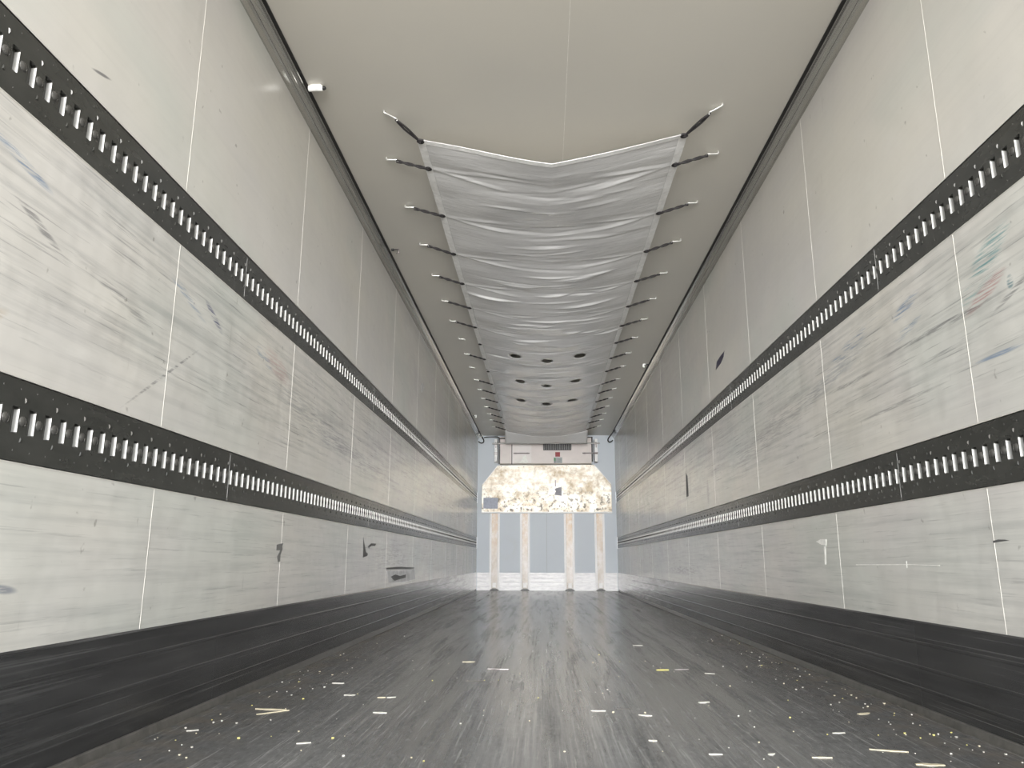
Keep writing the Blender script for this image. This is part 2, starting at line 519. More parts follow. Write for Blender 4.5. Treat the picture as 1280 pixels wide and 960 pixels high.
RAILS = ((0.7177, 0.8981), (1.5079, 1.6881))
SEAMS = [0.672 + 1.1785 * k for k in range(11)]


def side_wall(side, name, mat):
    pr = [(0, 0)]
    for z0, z1 in RAILS:
        pr += [(0, z0 - 0.003), (0.020, z0 - 0.003), (0.020, z1 + 0.003), (0, z1 + 0.003)]
    pr += [(0, H), (T, H), (T, 0)]
    mb = MB()
    mb.prism([(side * (W + d), z) for d, z in pr], 1, 0.0, L)
    for y in SEAMS:
        for z0, z1 in ((0.307, 0.7145), (0.9015, 1.5045), (1.6915, 2.645)):
            mb.box((side * (W - 0.0004), y - 0.0013, z0), (side * (W + 0.002), y + 0.0013, z1), 1)
    for z0, z1 in RAILS:                       # pale edge lips above and below each rail
        for zz, dz in ((z0 - 0.003, -0.003), (z1 + 0.003, 0.003)):
            mb.box((side * (W - 0.0010), 0.01, zz), (side * (W + 0.004), L - 0.01, zz + dz), 2)
    return tag(mb.build(name, [mat, m_seam, m_chan]), kind='structure')


side_wall(-1, 'wall_left', m_wall_l)
side_wall(1, 'wall_right', m_wall_r)

# kick plates with shallow ribs along their length
for side, name in ((-1, 'baseboard_left'), (1, 'baseboard_right')):
    pr = [(0, 0.027), (0.006, 0.027)]
    for z in (0.085, 0.155, 0.235):
        pr += [(0.006, z - 0.006), (0.0072, z - 0.003), (0.0072, z + 0.003), (0.006, z + 0.006)]
    pr += [(0.006, 0.302), (0.003, 0.307), (0, 0.307)]
    mb = MB()
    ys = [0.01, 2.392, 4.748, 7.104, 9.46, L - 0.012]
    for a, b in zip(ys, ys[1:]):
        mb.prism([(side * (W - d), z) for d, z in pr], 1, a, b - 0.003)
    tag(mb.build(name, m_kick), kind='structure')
    mb = MB()
    mb.prism([(side * (W - d), z) for d, z in ((0.0, 0), (0.015, 0), (0.0145, 0.006), (0.011, 0.023), (0.006, 0.026), (0.0, 0.026))], 1, 0.01, L - 0.45)
    tag(mb.build('trim_3' if side < 0 else 'trim_4', m_curb), kind='structure')

# front kick plate between the posts
mb = MB()
xs = [-1.218, 1.218]
pr = [(L, 0.0), (L - 0.010, 0.0)]
for z in (0.07, 0.14, 0.21, 0.265):
    pr += [(L - 0.010, z - 0.004), (L - 0.006, z), (L - 0.010, z + 0.004)]
pr += [(L - 0.010, 0.296), (L - 0.007, 0.30), (L, 0.30)]
mb.prism(pr, 0, -1.218, 1.218)
tag(mb.build('baseboard_front', m_fkick), kind='structure')

# cove trims in the upper corners with their black seal
for side, name in ((-1, 'trim_1'), (1, 'trim_2')):
    pr = [(0, 2.640), (0.007, 2.640), (0.010, 2.646), (0.016, 2.660), (0.024, 2.672), (0.026, 2.671), (0.034, 2.681), (0.036, 2.686),
          (0.044, 2.694), (0.051, 2.699), (0.0535, 2.703), (0.0535, H), (0, H)]
    mb = MB()
    mb.prism([(side * (W - d), z) for d, z in pr], 1, 0.01, L - 0.004)
    t = mb.build(name, m_cove)
    tag(t, kind='structure')
    mb = MB()
    mb.box((side * (W - 0.054), 0.01, 2.7035), (side * (W - 0.0685), L - 0.02, H - 0.0002))
    tag(mb.build('seal_strip', m_seal, t), 'black rubber strip')

# ------------------------------------------------------------------ load rails
PITCH = 2.356 / 41
RH = 0.1804


def rail_mesh(side, nslots, length):
    """face at x=0, depth outwards (side*+), y from 0, z centred"""
    mb = MB()
    S = side

    def P(y, z, d=0.0):
        return (S * d, y, z)

    def q(y0, y1, z0, z1, d=0.0, mi=0):
        mb.face([P(y0, z0, d), P(y1, z0, d), P(y1, z1, d), P(y0, z1, d)], mi)
    h = RH / 2
    zs, zh = 0.0295, 0.0145          # slot half height, hole cell half height
    D = 0.0135
    N = 14
    TH = [2 * math.pi * (k + 0.5) / N for k in range(N)]
    DOME = ((1.0, 0.0), (0.90, 0.0017), (0.68, 0.0034), (0.38, 0.0045), (0.15, 0.0049))
    for i in range(nslots):
        y0 = i * PITCH
        a0, a1 = y0 + 0.0040, y0 + 0.0287
        c0, c1 = y0 + 0.0305, y0 + PITCH - 0.0002
        y1 = y0 + PITCH
        q(y0, y1, -h, -zs); q(y0, y1, zs, h)
        q(y0, a0, -zs, zs); q(a1, c0, -zs, zs); q(c1, y1, -zs, zs)
        q(c0, c1, -zs, -zh); q(c0, c1, zh, zs)
        # slot recess
        q(a0, a1, -zs, zs, D, 2)
        mb.face([P(a0, -zs), P(a0, zs), P(a0, zs, D), P(a0, -zs, D)], 2)
        for za, zb, mi in ((-zs, -0.0262, 2), (-0.0262, 0.0255, 1), (0.0255, zs, 2)):
            mb.face([P(a1, za), P(a1, zb), P(a1, zb, D), P(a1, za, D)], mi)
        mb.face([P(a0, -zs), P(a1, -zs), P(a1, -zs, D), P(a0, -zs, D)], 2)
        mb.face([P(a0, zs), P(a1, zs), P(a1, zs, D), P(a0, zs, D)], 0)
        # round dimple: plate around it, cone, floor
        cyc, R, R2 = (c0 + c1) / 2, 0.0124, 0.0062
        hw, hh = (c1 - c0) / 2, zh
        ring, sq, inn = [], [], []
        for k in range(N):
            t = 2 * math.pi * (k + 0.5) / N
            ct, s_ = math.cos(t), math.sin(t)
            f = min(hw / abs(ct) if abs(ct) > 1e-6 else 9, hh / abs(s_) if abs(s_) > 1e-6 else 9)
            ring.append((cyc + R * ct, R * s_))
            sq.append((cyc + f * ct, f * s_))
            inn.append((cyc + R2 * ct, R2 * s_))
        cor = [(c1, hh), (c0, hh), (c0, -hh), (c1, -hh)]
        for k in range(N):
            k2 = (k + 1) % N
            pts = [P(*sq[k])]
            for c in cor:
                u, v = sq[k], sq[k2]
                if min(u[0], v[0]) - 1e-9 <= c[0] <= max(u[0], v[0]) + 1e-9 and min(u[1], v[1]) - 1e-9 <= c[1] <= max(u[1], v[1]) + 1e-9 \
                        and abs(u[0] - v[0]) > 1e-9 and abs(u[1] - v[1]) > 1e-9:
                    pts.append(P(*c))
            pts += [P(*sq[k2]), P(*ring[k2]), P(*ring[k])]
            mb.face(pts, 0)
            for (fa, ha), (fb, hb) in zip(DOME, DOME[1:]):
                mb.face([P(cyc + R * fa * math.cos(q_), R * fa * math.sin(q_), -ha) if w_ else P(cyc + R * fb * math.cos(q_), R * fb * math.sin(q_), -hb)
                         for q_, w_ in ((TH[k], 1), (TH[k2], 1), (TH[k2], 0), (TH[k], 0))], 3)
        mb.face([P(cyc + R * DOME[-1][0] * math.cos(q_), R * DOME[-1][0] * math.sin(q_), -DOME[-1][1]) for q_ in TH], 3)
        # raised rivet dots near both edges
        for zd in (-0.068, 0.0705):
            yc = a1 - 0.005
            b6 = [P(yc + 0.0019 * math.cos(math.pi * k / 3), zd + 0.0024 * math.sin(math.pi * k / 3), -0.0001) for k in range(6)]
            t6 = [P(yc + 0.0011 * math.cos(math.pi * k / 3), zd + 0.0014 * math.sin(math.pi * k / 3), -0.0012) for k in range(6)]
            for k in range(6):
                mb.face([b6[k], b6[(k + 1) % 6], t6[(k + 1) % 6], t6[k]], 3)
            mb.face(t6, 3)
        # small keyhole marks above and below every second dimple
        if i % 2 == 0:
            for sgn, zc in ((1, 0.049), (-1, -0.044)):
                tri = [(cyc - 0.0042, zc + sgn * 0.005), (cyc + 0.0042, zc + sgn * 0.005), (cyc + 0.0012, zc - sgn * 0.008), (cyc - 0.0012, zc - sgn * 0.008)]
                outp = [P(y, z, -0.0002) for y, z in tri]
                inp = [P(cyc + (y - cyc) * 0.45, zc + (z - zc) * 0.45, -0.0032 if sgn > 0 else -0.0024) for y, z in tri]
                for k in range(4):
                    mb.face([outp[k], outp[(k + 1) % 4], inp[(k + 1) % 4], inp[k]], 3 if (sgn > 0 and k == 0) else 3 if k == (3 if sgn > 0 else 1) else 0)
                mb.face(inp, 3 if sgn > 0 else 0)
    ye = nslots * PITCH
    if length > ye:
        q(ye, length, -h, h)
    # pressed lozenges near both ends
    for yl in (0.085, 0.20, length - 0.2, length - 0.085):
        for zl in (-0.046, 0.049):
            mb.box(P(yl - 0.017, zl - 0.003, 0.0002), P(yl + 0.017, zl + 0.003, -0.0012), 0)
    # weld line where two lengths meet
    mb.box(P(0.0002, -0.078, 0.0), P(0.0026, 0.080, -0.0008), 4)
    for zz in (-0.083, 0.083):
        mb.box(P(-0.0005 + 0.0008, zz - 0.006, 0.0), P(0.013, zz + 0.006, -0.0006), 3)
    # folded edges of the sheet
    mb.box(P(0, -h, 0.0004), P(length, -h + 0.002, 0.014), 0)
    mb.box(P(0, h - 0.002, 0.0004), P(length, h, 0.014), 0)
    for yy in (0, length - 0.002):
        mb.box(P(yy, -h, 0.0004), P(yy + 0.002, -0.03, 0.014), 0)
        mb.box(P(yy, 0.03, 0.0004), P(yy + 0.002, h, 0.014), 0)
    me = mb.mesh('load_rail', [m_rail, m_jamb, m_recess, m_dimple, m_weld], fix=False)
    return me


ORD = ['length nearest the open rear', 'second length from the rear', 'third length from the rear', 'fourth length from the rear',
       'fifth length from the rear', 'short length against the front wall']
for side, sname in ((-1, 'left'), (1, 'right')):
    long_me = rail_mesh(side, 41, 2.3545)
    short_me = rail_mesh(side, 25, 1.470)
    for (z0, z1), rname in zip(RAILS, ('lower', 'upper')):
        for k in range(6):
            yk = 0.036 + 2.356 * k
            o = link('load_rail', short_me if k == 5 else long_me, None, (side * (W + 0.0012), yk, (z0 + z1) / 2))
            tag(o, 'black slotted rail, %s row on the %s wall, %s' % (rname, sname, ORD[k]), 'rail', 'slotted load rails')

# ------------------------------------------------------------------ ceiling air duct
HOOKY = [3.0, 3.445, 4.04, 4.635, 5.245, 5.85, 6.42, 7.02, 7.61, 8.19, 8.83, 9.38, 9.95, 10.55, 11.1, 11.63, 12.22]
ROWS = [3.178, 3.466, 4.075, 4.69, 5.295, 5.9, 6.47, 7.045, 7.64, 8.22, 8.86, 9.41, 9.98, 10.58, 11.13, 11.66, 12.25]
HALF = 0.705
V0, V1 = 3.165, 12.45
rnd = random.Random(11)
WR = []
for k in range(190):                                   # short crosswise creases
    v = rnd.uniform(3.3, 12.3)
    u = rnd.gauss(0.0, 0.22)
    WR.append((u, v, rnd.uniform(0.10, 0.38), rnd.uniform(0.009, 0.020), rnd.choice((-1, -1, 1)) * rnd.uniform(0.003, 0.011) * (0.5 if v < 4.9 else 1.35), rnd.uniform(-0.16, 0.16)))
for y in ROWS[1:]:                                     # pull lines fanning from the eyelets
    for s in (-1, 1):
        for sl in (0.22, -0.12):
            WR.append((s * 0.46, y + sl * 0.2, 0.30, 0.016, -0.007, -s * sl))


BUCKET = {}
for w_ in WR:
    r_ = 3 * w_[3] + abs(w_[5]) * w_[2] + 0.02
    for b_ in range(int((w_[1] - r_) / 0.1), int((w_[1] + r_) / 0.1) + 2):
        BUCKET.setdefault(b_, []).append(w_)


def tarp_z(u, v):
    e = min(abs(u) / 0.69, 1.03)
    k = min(max((v - 3.17) / 1.0, 0), 1)
    sag = 0.155 * (1 - k) + 0.100 * k
    p = 1.08 * (1 - k) + 1.75 * k
    z = 2.655 - sag * (1 - e ** p)
    j = 0
    while j < len(ROWS) - 2 and v > ROWS[j + 1]:
        j += 1
    t = min(max((v - ROWS[j]) / (ROWS[j + 1] - ROWS[j]), 0), 1)
    gap = ROWS[j + 1] - ROWS[j]
    z -= (0.013 if gap > 0.4 else 0.006) * (math.sin(math.pi * t) ** 0.8) * (1 - 0.75 * e ** 4)
    for (u0, v0, lu, wv, a, s) in BUCKET.get(int(v / 0.1), ()):
        dv = (v - v0) - s * (u - u0)
        if abs(dv) < 3 * wv:
            du = (u - u0) / lu
            if abs(du) < 1:
                z += a * (1 - du * du) ** 2 * math.exp(-(dv / wv) ** 2)
    z += 0.006 * mnoise.noise(Vector((u * 3.2, v * 6.0, 0.3)))
    return z


NU = 64
NV = 880
HOLES = [(-0.337, 7.25), (-0.010, 7.35), (0.333, 7.25), (-0.315, 8.40), (-0.009, 8.52), (0.333, 8.40), (-0.344, 9.52), (-0.006, 9.62), (0.333, 9.52)]
HR = (0.058, 0.075)
gv = []
for j in range(NV + 1):
    v = V0 + (V1 - V0) * j / NV
    for i in range(NU + 1):
        u = -HALF + 2 * HALF * i / NU
        uu, vv = u, v
        for hx, hy in HOLES:
            a, b = (u - hx) / HR[0], (v - hy) / HR[1]
            d = math.hypot(a, b)
            if 0.75 < d < 1.30:                          # pull the ring of vertices onto the rim
                uu, vv = hx + (u - hx) / d, hy + (v - hy) / d
        gv.append((uu, vv, tarp_z(uu, vv)))
gf = []
for j in range(NV):
    for i in range(NU):
        a = j * (NU + 1) + i
        c = (-HALF + 2 * HALF * (i + 0.5) / NU, V0 + (V1 - V0) * (j + 0.5) / NV)
        quad = (a, a + 1, a + NU + 2, a + NU + 1)
        inside = False
        for hx, hy in HOLES:
            if all(math.hypot((gv[q][0] - hx) / HR[0], (gv[q][1] - hy) / HR[1]) < 1.001 for q in quad):
                inside = True
        if not inside:
            gf.append(quad)
duct = thing('air_duct', (0, 3.17, 2.65), 'long silver tarpaulin air duct sagging beneath the ceiling', 'air duct')
me = bpy.data.meshes.new('sheet')
me.from_pydata(gv, [], gf)
me.materials.append(m_tarp)
me.polygons.foreach_set('use_smooth', [True] * len(me.polygons))
sheet = link('sheet', me, duct)
sol = sheet.modifiers.new('thickness', 'SOLIDIFY')
sol.thickness = 0.0012
sol.offset = 1
# hems along both edges and the near end
for s in (-1, 1):
    mb = MB()
    n_ = 310
    for j in range(n_):
        va, vb = V0 + (V1 - V0) * j / n_, V0 + (V1 - V0) * (j + 1) / n_
        for ua, ub in ((0.706, 0.684), (0.684, 0.662)):
            mb.face([(s * ua, va, tarp_z(ua * s, va) - 0.002), (s * ub, va, tarp_z(ub * s, va) - 0.002), (s * ub, vb, tarp_z(ub * s, vb) - 0.002), (s * ua, vb, tarp_z(ua * s, vb) - 0.002)])
    o = mb.build('side_hem', m_hem, duct, weld=True, smooth=True)
    tag(o, 'pale folded side hem')
mb = MB()
for i in range(64):
    ua, ub = -HALF + 2 * HALF * i / 64, -HALF + 2 * HALF * (i + 1) / 64
    for va, vb in ((V0 - 0.001, V0 + 0.015), (V0 + 0.015, V0 + 0.032)):
        mb.face([(ua, va, tarp_z(ua, va) - 0.003), (ub, va, tarp_z(ub, va) - 0.003), (ub, vb, tarp_z(ub, vb) - 0.003), (ua, vb, tarp_z(ua, vb) - 0.003)])
tag(mb.build('end_hem', m_hem, duct, weld=True, smooth=True), 'pale folded hem at the near end')
# hanging end flap in front of the cooling unit
mb = MB()
pv = []
for j in range(9):
    t = j / 8
    y = 12.44 + 0.26 * t
    for i in range(41):
        u = -HALF + 2 * HALF * i / 40
        z = tarp_z(u, 12.44) * (1 - t) + (2.475 + 0.006 * math.sin(u * 9)) * t
        pv.append((u, y + 0.012 * math.sin(u * 17 + 3 * t) * t, z))
pf = [(j * 41 + i, j * 41 + i + 1, j * 41 + i + 42, j * 41 + i + 41) for j in range(8) for i in range(40)]
me = bpy.data.meshes.new('end_flap')
me.from_pydata(pv, [], pf)
me.materials.append(m_tarp)
me.polygons.foreach_set('use_smooth', [True] * len(me.polygons))
flap = link('end_flap', me, duct)
sm = flap.modifiers.new('thickness', 'SOLIDIFY')
sm.thickness = 0.0015
# eyelets
EX = 0.685
for s in (-1, 1):
    for y in ROWS:
        mb = MB()
        z = tarp_z(s * EX, y)
        mb.ring((s * EX, y, z - 0.003), 0.015, 0.006, 2, 14)
        o = mb.build('eyelet', m_cord, duct, smooth=True)
tag(bpy.data.objects['eyelet'], 'dark ring eyelet')

# elastic ties and ceiling hooks
NTH = ['first', 'second', 'third', 'fourth', 'fifth', 'sixth', 'seventh', 'eighth', 'ninth', 'tenth', 'eleventh', 'twelfth', 'thirteenth',
       'fourteenth', 'fifteenth', 'sixteenth', 'last']
for s, sn in ((-1, 'left'), (1, 'right')):
    for k, (hy, ey) in enumerate(zip(HOOKY, ROWS)):
        first = k == 0
        x1 = 0.868 if k < 7 else 0.850
        x0 = x1 + 0.055
        hy1 = hy
        if first:
            x0, x1, hy, hy1 = 0.843, 0.795, 2.985, 3.035
        loose = s < 0 and k in (7, 9)
        ez = tarp_z(s * EX, ey)
        if loose:
            t = thing('ceiling_hook', (s * x1, hy1, H), 'bare ceiling hook without a cord, beside the %s eyelet on the left' % NTH[k],
                      'hook', 'hooks holding the ceiling duct')
        else:
            t = thing('elastic_tie', (s * x1, hy1, H), 'black elastic tie, %s from the open rear along the %s duct edge' % (NTH[k], sn),
                      'elastic tie', 'elastic ties along the ceiling duct')
        mb = MB()
        mb.tube([(s * x0, hy, H + 0.003), (s * x0, hy, H - 0.010), (s * (x0 - 0.004), hy, H - 0.0135), (s * x1, hy1, H - 0.0145), (s * (x1 - 0.006), hy1, H - 0.0125)], 0.0052, 8)
        mb.tube([(s * x1, hy1, H - 0.0145), (s * (x1 - 0.008), hy1, H - 0.017), (s * (x1 - 0.010), hy1, H - 0.024), (s * (x1 - 0.004), hy1, H - 0.028)], 0.003, 6)
        tag(mb.build('hook', m_hook, t, smooth=True), 'pale metal hook')
        if not loose:
            mb = MB()
            A = Vector((s * (x1 - 0.002), hy1, H - 0.022))
            B = Vector((s * (EX + 0.004), ey, ez - 0.004))
            side_v = (B - A).cross(Vector((0, 0, 1))).normalized()
            for q_ in (-1, 1):
                tw = 0.012 if first else 0.0065
                pts = []
                for m in range(9):
                    f = m / 8
                    p_ = A.lerp(B, f)
                    if first:
                        p_ = p_ + side_v * q_ * tw * math.sin(math.pi * min(f * 1.0, 1)) * (1 - 0.6 * f)
                    else:
                        ph = f * 9.0 + (0 if q_ < 0 else math.pi)
                        p_ = p_ + side_v * math.sin(ph) * 0.005 + Vector((0, 0, math.cos(ph) * 0.005))
                    pts.append(p_)
                mb.tube(pts, 0.0056, 6)
            mb.tube([B + Vector((s * 0.016, 0, 0.004)), B, B + Vector((-s * 0.014, 0, 0.004))], [0.008, 0.011, 0.006], 8)
            mb.build('cord', m_cord, t, smooth=True)

# ------------------------------------------------------------------ front end: bulkhead plate, posts, cooling unit
yb = L - 0.062
bt = thing('bulkhead_plate', (0, L, 1.33), 'wide six-sided stained metal plate across the front wall', 'metal plate')
mb = MB()
mb.prism([(-1.146, 1.333), (1.149, 1.333), (1.148, 1.833), (0.859, 2.172), (-0.870, 2.165), (-1.145, 1.823)], 1, yb, L - 0.002)
bevel(mb.build('plate', m_plate, bt), 0.004)
mb = MB(); mb.box((-1.150, yb - 0.006, 1.318), (1.153, L - 0.004, 1.345))
tag(mb.build('edge_strip', m_white_al, bt), 'white bottom edge strip')
for s, a, b in ((-1, (-1.146, 1.823), (-0.870, 2.165)), (1, (1.149, 1.833), (0.859, 2.172))):
    mb = MB()
    d = Vector((b[0] - a[0], b[1] - a[1])).normalized()
    nrm = Vector((-d.y, d.x)) * 0.012 * (1 if s > 0 else -1)
    mb.prism([a, b, (b[0] + nrm.x, b[1] + nrm.y), (a[0] + nrm.x, a[1] + nrm.y)], 1, yb - 0.004, yb)
    tag(mb.build('edge_strip', m_white_al, bt), 'white sloping edge strip')
mb = MB(); mb.prism([(-1.118, 1.40), (-0.86, 1.395), (-0.855, 1.585), (-0.88, 1.59), (-1.115, 1.588)], 1, yb - 0.0012, yb + 0.001)
tag(mb.build('sticker', m_bluelab, bt), 'blue-grey rectangular sticker at the lower left')
mb = MB(); mb.prism([(0.145, 1.635), (0.268, 1.62), (0.272, 1.785), (0.165, 1.755), (0.143, 1.74), (0.17, 1.70), (0.15, 1.68)], 1, yb - 0.0012, yb + 0.001)
tag(mb.build('sticker', m_greypatch, bt), 'grey torn patch near the middle')
for x, z in [(-1.05 + k * 0.262, 1.395) for k in range(9)] + [(x, 2.14) for x in (-0.80, -0.4, 0.0, 0.4, 0.79)]:
    mb = MB()
    mb.tube([(x, yb - 0.003, z), (x, yb, z)], 0.007, 8)
    mb.build('rivet', m_rod, bt)
mb = MB(); mb.prism([(0.150, 1.79), (0.172, 1.785), (0.174, 1.90), (0.152, 1.90)], 1, yb - 0.001, yb + 0.001)
tag(mb.build('scratch_mark', m_rod, bt), 'short dark upright scratch')

POSTS = [(-1.003, -0.826, 'leftmost of the four posts'), (-0.468, -0.296, 'second of the four posts from the left'),
         (0.303, 0.486, 'third of the four posts from the left'), (0.837, 1.014, 'rightmost of the four posts')]
for x0, x1, w_ in POSTS:
    t = thing('channel_post', ((x0 + x1) / 2, L, 0), 'worn metal channel with white flanges, %s' % w_, 'post', 'channel posts on the front wall')
    fl = 0.036
    mb = MB()
    mb.box((x0 + fl, L - 0.050, 0.03), (x1 - fl, L - 0.012, 1.314))
    mb.box((x0 + fl + 0.02, L - 0.0515, 0.16), (x1 - fl - 0.02, L - 0.049, 1.30))
    bevel(mb.build('channel', m_chan_metal, t), 0.004)
    for a, b, e in ((x0, x0 + fl, 1), (x1 - fl, x1, -1)):
        mb = MB()
        mb.box((a, L - 0.030, 0.015), (b, L - 0.011, 1.314))
        o_ = a if e > 0 else b
        mb.box((o_, L - 0.036, 0.015), (o_ + e * 0.006, L - 0.029, 1.314))
        for z in (0.12, 0.35, 0.6, 0.85, 1.1):
            mb.tube([((a + b) / 2, L - 0.033, z), ((a + b) / 2, L - 0.029, z)], 0.005, 8)
        tag(mb.build('flange', m_white_al, t), 'white side flange')
    mb = MB()
    mb.prism([(x0 + 0.004, 0.0), (x1 - 0.004, 0.0), (x1 - 0.03, 0.022), (x1 - 0.06, 0.036), (x0 + 0.06, 0.036), (x0 + 0.03, 0.022)], 1, L - 0.062, L - 0.012)
    tag(mb.build('foot', m_black, t), 'dark foot at the floor')
    mb = MB()
    xm = (x0 + x1) / 2
    mb.box((xm - 0.03, L - 0.054, 0.05), (xm + 0.03, L - 0.049, 0.13))
    tag(mb.build('drain_cover', m_white_al, t), 'pale cover plate near the foot')

ye = 13.08
ev = thing('cooling_unit', (0, L, 2.17), 'pinkish white cooling unit casing with a dark grille above the bulkhead plate', 'cooling unit')
mb = MB()
mb.prism([(ye, 2.178), (L - 0.002, 2.178), (L - 0.002, 2.66), (ye + 0.03, 2.66), (ye, 2.63)], 0, -0.825, 0.803)
bevel(mb.build('casing', m_evap, ev), 0.006)
mb = MB(); mb.box((-0.605, ye - 0.010, 2.182), (-0.262, ye + 0.002, 2.60))
bevel(tag(mb.build('access_panel', m_evap_side, ev), 'paler access panel'), 0.003)
mb = MB(); mb.prism([(-0.50, 2.184), (-0.31, 2.184), (-0.345, 2.27), (-0.36, 2.335), (-0.405, 2.30), (-0.445, 2.22)], 1, ye - 0.0112, ye - 0.0095)
tag(mb.build('scuff_patch', m_tear, ev), 'white scuffed patch on the panel')
for x0, x1, z0, z1, lb in ((-0.843, -0.816, 2.17, 2.62, 'black upright strap at the left'), (-0.613, -0.600, 2.165, 2.515, 'thin black upright strip'),
                           (0.800, 0.824, 2.205, 2.64, 'black upright strap at the right')):
    mb = MB(); mb.box((x0, ye - 0.014, z0), (x1, ye + 0.004, z1))
    tag(mb.build('strap', m_black, ev), lb)
for x0, x1, z, lb in ((-0.843, -0.705, 2.612, 'black cross strap at the upper left'), (0.68, 0.824, 2.632, 'black cross strap at the upper right')):
    mb = MB(); mb.box((x0, ye - 0.014, z), (x1, ye + 0.004, z + 0.018))
    tag(mb.build('strap', m_black, ev), lb)
g_mb = MB(); g_mb.box((-0.052, ye - 0.022, 2.41), (0.444, ye + 0.002, 2.565))
gr = g_mb.build('grille', m_grille, ev)
tag(gr, 'dark rectangular grille')
mb = MB()
for k in range(13):
    x = -0.040 + k * 0.0395
    mb.prism([(x, ye - 0.032), (x + 0.008, ye - 0.032), (x + 0.016, ye - 0.021), (x + 0.008, ye - 0.021)], 2, 2.42, 2.535)
tag(mb.build('slats', m_slat, gr), 'grey upright slats')
mb = MB(); mb.box((0.161, ye - 0.003, 2.297), (0.245, ye + 0.001, 2.378))
tag(mb.build('warning_label', m_red, ev), 'small red square label')
mb = MB(); mb.box((0.132, ye - 0.003, 2.184), (0.282, ye + 0.001, 2.284)); mb.box((0.138, ye - 0.0042, 2.225), (0.168, ye - 0.002, 2.278), 1); mb.box((0.138, ye - 0.0042, 2.19), (0.168, ye - 0.002, 2.222), 2)
mb.box((0.178, ye - 0.0042, 2.235), (0.272, ye - 0.002, 2.242), 2); mb.box((0.178, ye - 0.0042, 2.21), (0.25, ye - 0.002, 2.217), 2)
tag(mb.build('information_label', [m_greylab, m_green, m_slat], ev), 'grey label with a green field')
for x0, x1, lb in ((-0.578, -0.293, 'dull latch rod on the left panel'), (0.64, 0.905, 'dull latch rod at the right')):
    mb = MB(); mb.tube([(x0, ye - 0.022, 2.357), (x1, ye - 0.022, 2.357)], 0.011, 10)
    for x in (x0 + 0.04, x1 - 0.04):
        mb.box((x - 0.012, ye - 0.024, 2.345), (x + 0.012, ye + 0.001, 2.369))
    tag(mb.build('latch_rod', m_rod, ev, smooth=False), lb)
for s, x in ((-1, -0.893), (1, 0.884)):
    mb = MB()
    mb.box((x - 0.026, ye + 0.005, 2.21), (x + 0.026, L - 0.003, 2.615))
    o = bevel(mb.build('side_bracket', m_white_al, ev), 0.004)
    tag(o, 'white upright bracket at the %s' % ('left' if s < 0 else 'right'))
    for z in (2.345, 2.372):
        mb = MB()
        mb.box((x - 0.034, ye + 0.0, z - 0.005), (x + 0.034, ye + 0.006, z + 0.005))
        mb.build('clip', m_rod, o)
    mb = MB()
    mb.box((x - 0.008, ye - 0.004, 2.46), (x + 0.008, ye + 0.006, 2.56))
    mb.build('latch', m_rod, o)
mb = MB()
mb.tube([(-0.955, ye - 0.035, 2.530), (0.945, ye - 0.035, 2.530)], 0.0135, 12)
for x in (-0.893, 0.884):
    mb.box((x - 0.012, ye - 0.036, 2.518), (x + 0.012, ye + 0.006, 2.542))
tag(mb.build('cross_bar', m_bar, ev, smooth=False), 'thin steel bar across the top')


def smooth_path(pts, n=6):
    P_ = [Vector(p) for p in pts]
    out = []
    for i in range(len(P_) - 1):
        a, b, c, d = P_[max(i - 1, 0)], P_[i], P_[i + 1], P_[min(i + 2, len(P_) - 1)]
        for k in range(n):
            t = k / n
            out.append(0.5 * ((2 * b) + (-a + c) * t + (2 * a - 5 * b + 4 * c - d) * t * t + (-a + 3 * b - 3 * c + d) * t ** 3))
    return out + [P_[-1]]


mb = MB()
mb.tube(smooth_path([(-1.165, 12.7, 2.693), (-1.16, 13.0, 2.693), (-1.15, 13.12, 2.672), (-1.12, 13.17, 2.62), (-1.12, 13.18, 2.58), (-1.155, 13.18, 2.56), (-1.20, 13.18, 2.575), (-1.205, 13.18, 2.595)]), 0.011, 8)
tag(mb.build('drain_hose', m_black, smooth=True), 'black looped hose in the upper left corner beside the cooling unit', 'hose')
mb = MB()
mb.tube(smooth_path([(-1.112, 13.16, 2.655), (-1.05, 13.17, 2.668), (-0.95, 13.17, 2.670), (-0.86, 13.12, 2.660), (-0.832, 13.075, 2.63)]), 0.010, 8)
tag(mb.build('pipe', m_black, ev, smooth=True), 'thin black pipe running to the left corner')
mb = MB()
mb.ring((-1.165, 13.0, 2.665), 0.030, 0.007, 1, 16)
tag(mb.build('hose_clamp', m_hook, bpy.data.objects['drain_hose'], smooth=True), 'pale ring clamp')
mb = MB()
mb.tube(smooth_path([(1.17, 12.7, 2.693), (1.16, 13.0, 2.69), (1.125, 13.15, 2.655), (1.105, 13.18, 2.61), (1.125, 13.18, 2.572), (1.165, 13.18, 2.58), (1.19, 13.18, 2.605)]), 0.011, 8)
tag(mb.build('drain_hose', m_black, smooth=True), 'black hose with a hooked end in the upper right corner', 'hose')

# ------------------------------------------------------------------ small ceiling fittings
t = thing('ceiling_sensor', (-1.12, 2.765, H), 'small white cylinder with a dark tip beside the left ceiling trim', 'sensor')
mb = MB()
mb.tube([(-1.160, 2.765, H - 0.016), (-1.157, 2.765, H - 0.016), (-1.094, 2.765, H - 0.016), (-1.091, 2.765, H - 0.016)], [0.012, 0.0145, 0.0145, 0.0125], 16)
mb.box((-1.15, 2.757, H - 0.008), (-1.10, 2.773, H + 0.001))
mb.build('body', m_whiteplastic, t, smooth=False)
mb = MB()
mb.tube([(-1.091, 2.765, H - 0.016), (-1.084, 2.765, H - 0.016), (-1.077, 2.768, H - 0.014)], [0.010, 0.010, 0.006], 12)
tag(mb.build('tip', m_black, t), 'dark tip')


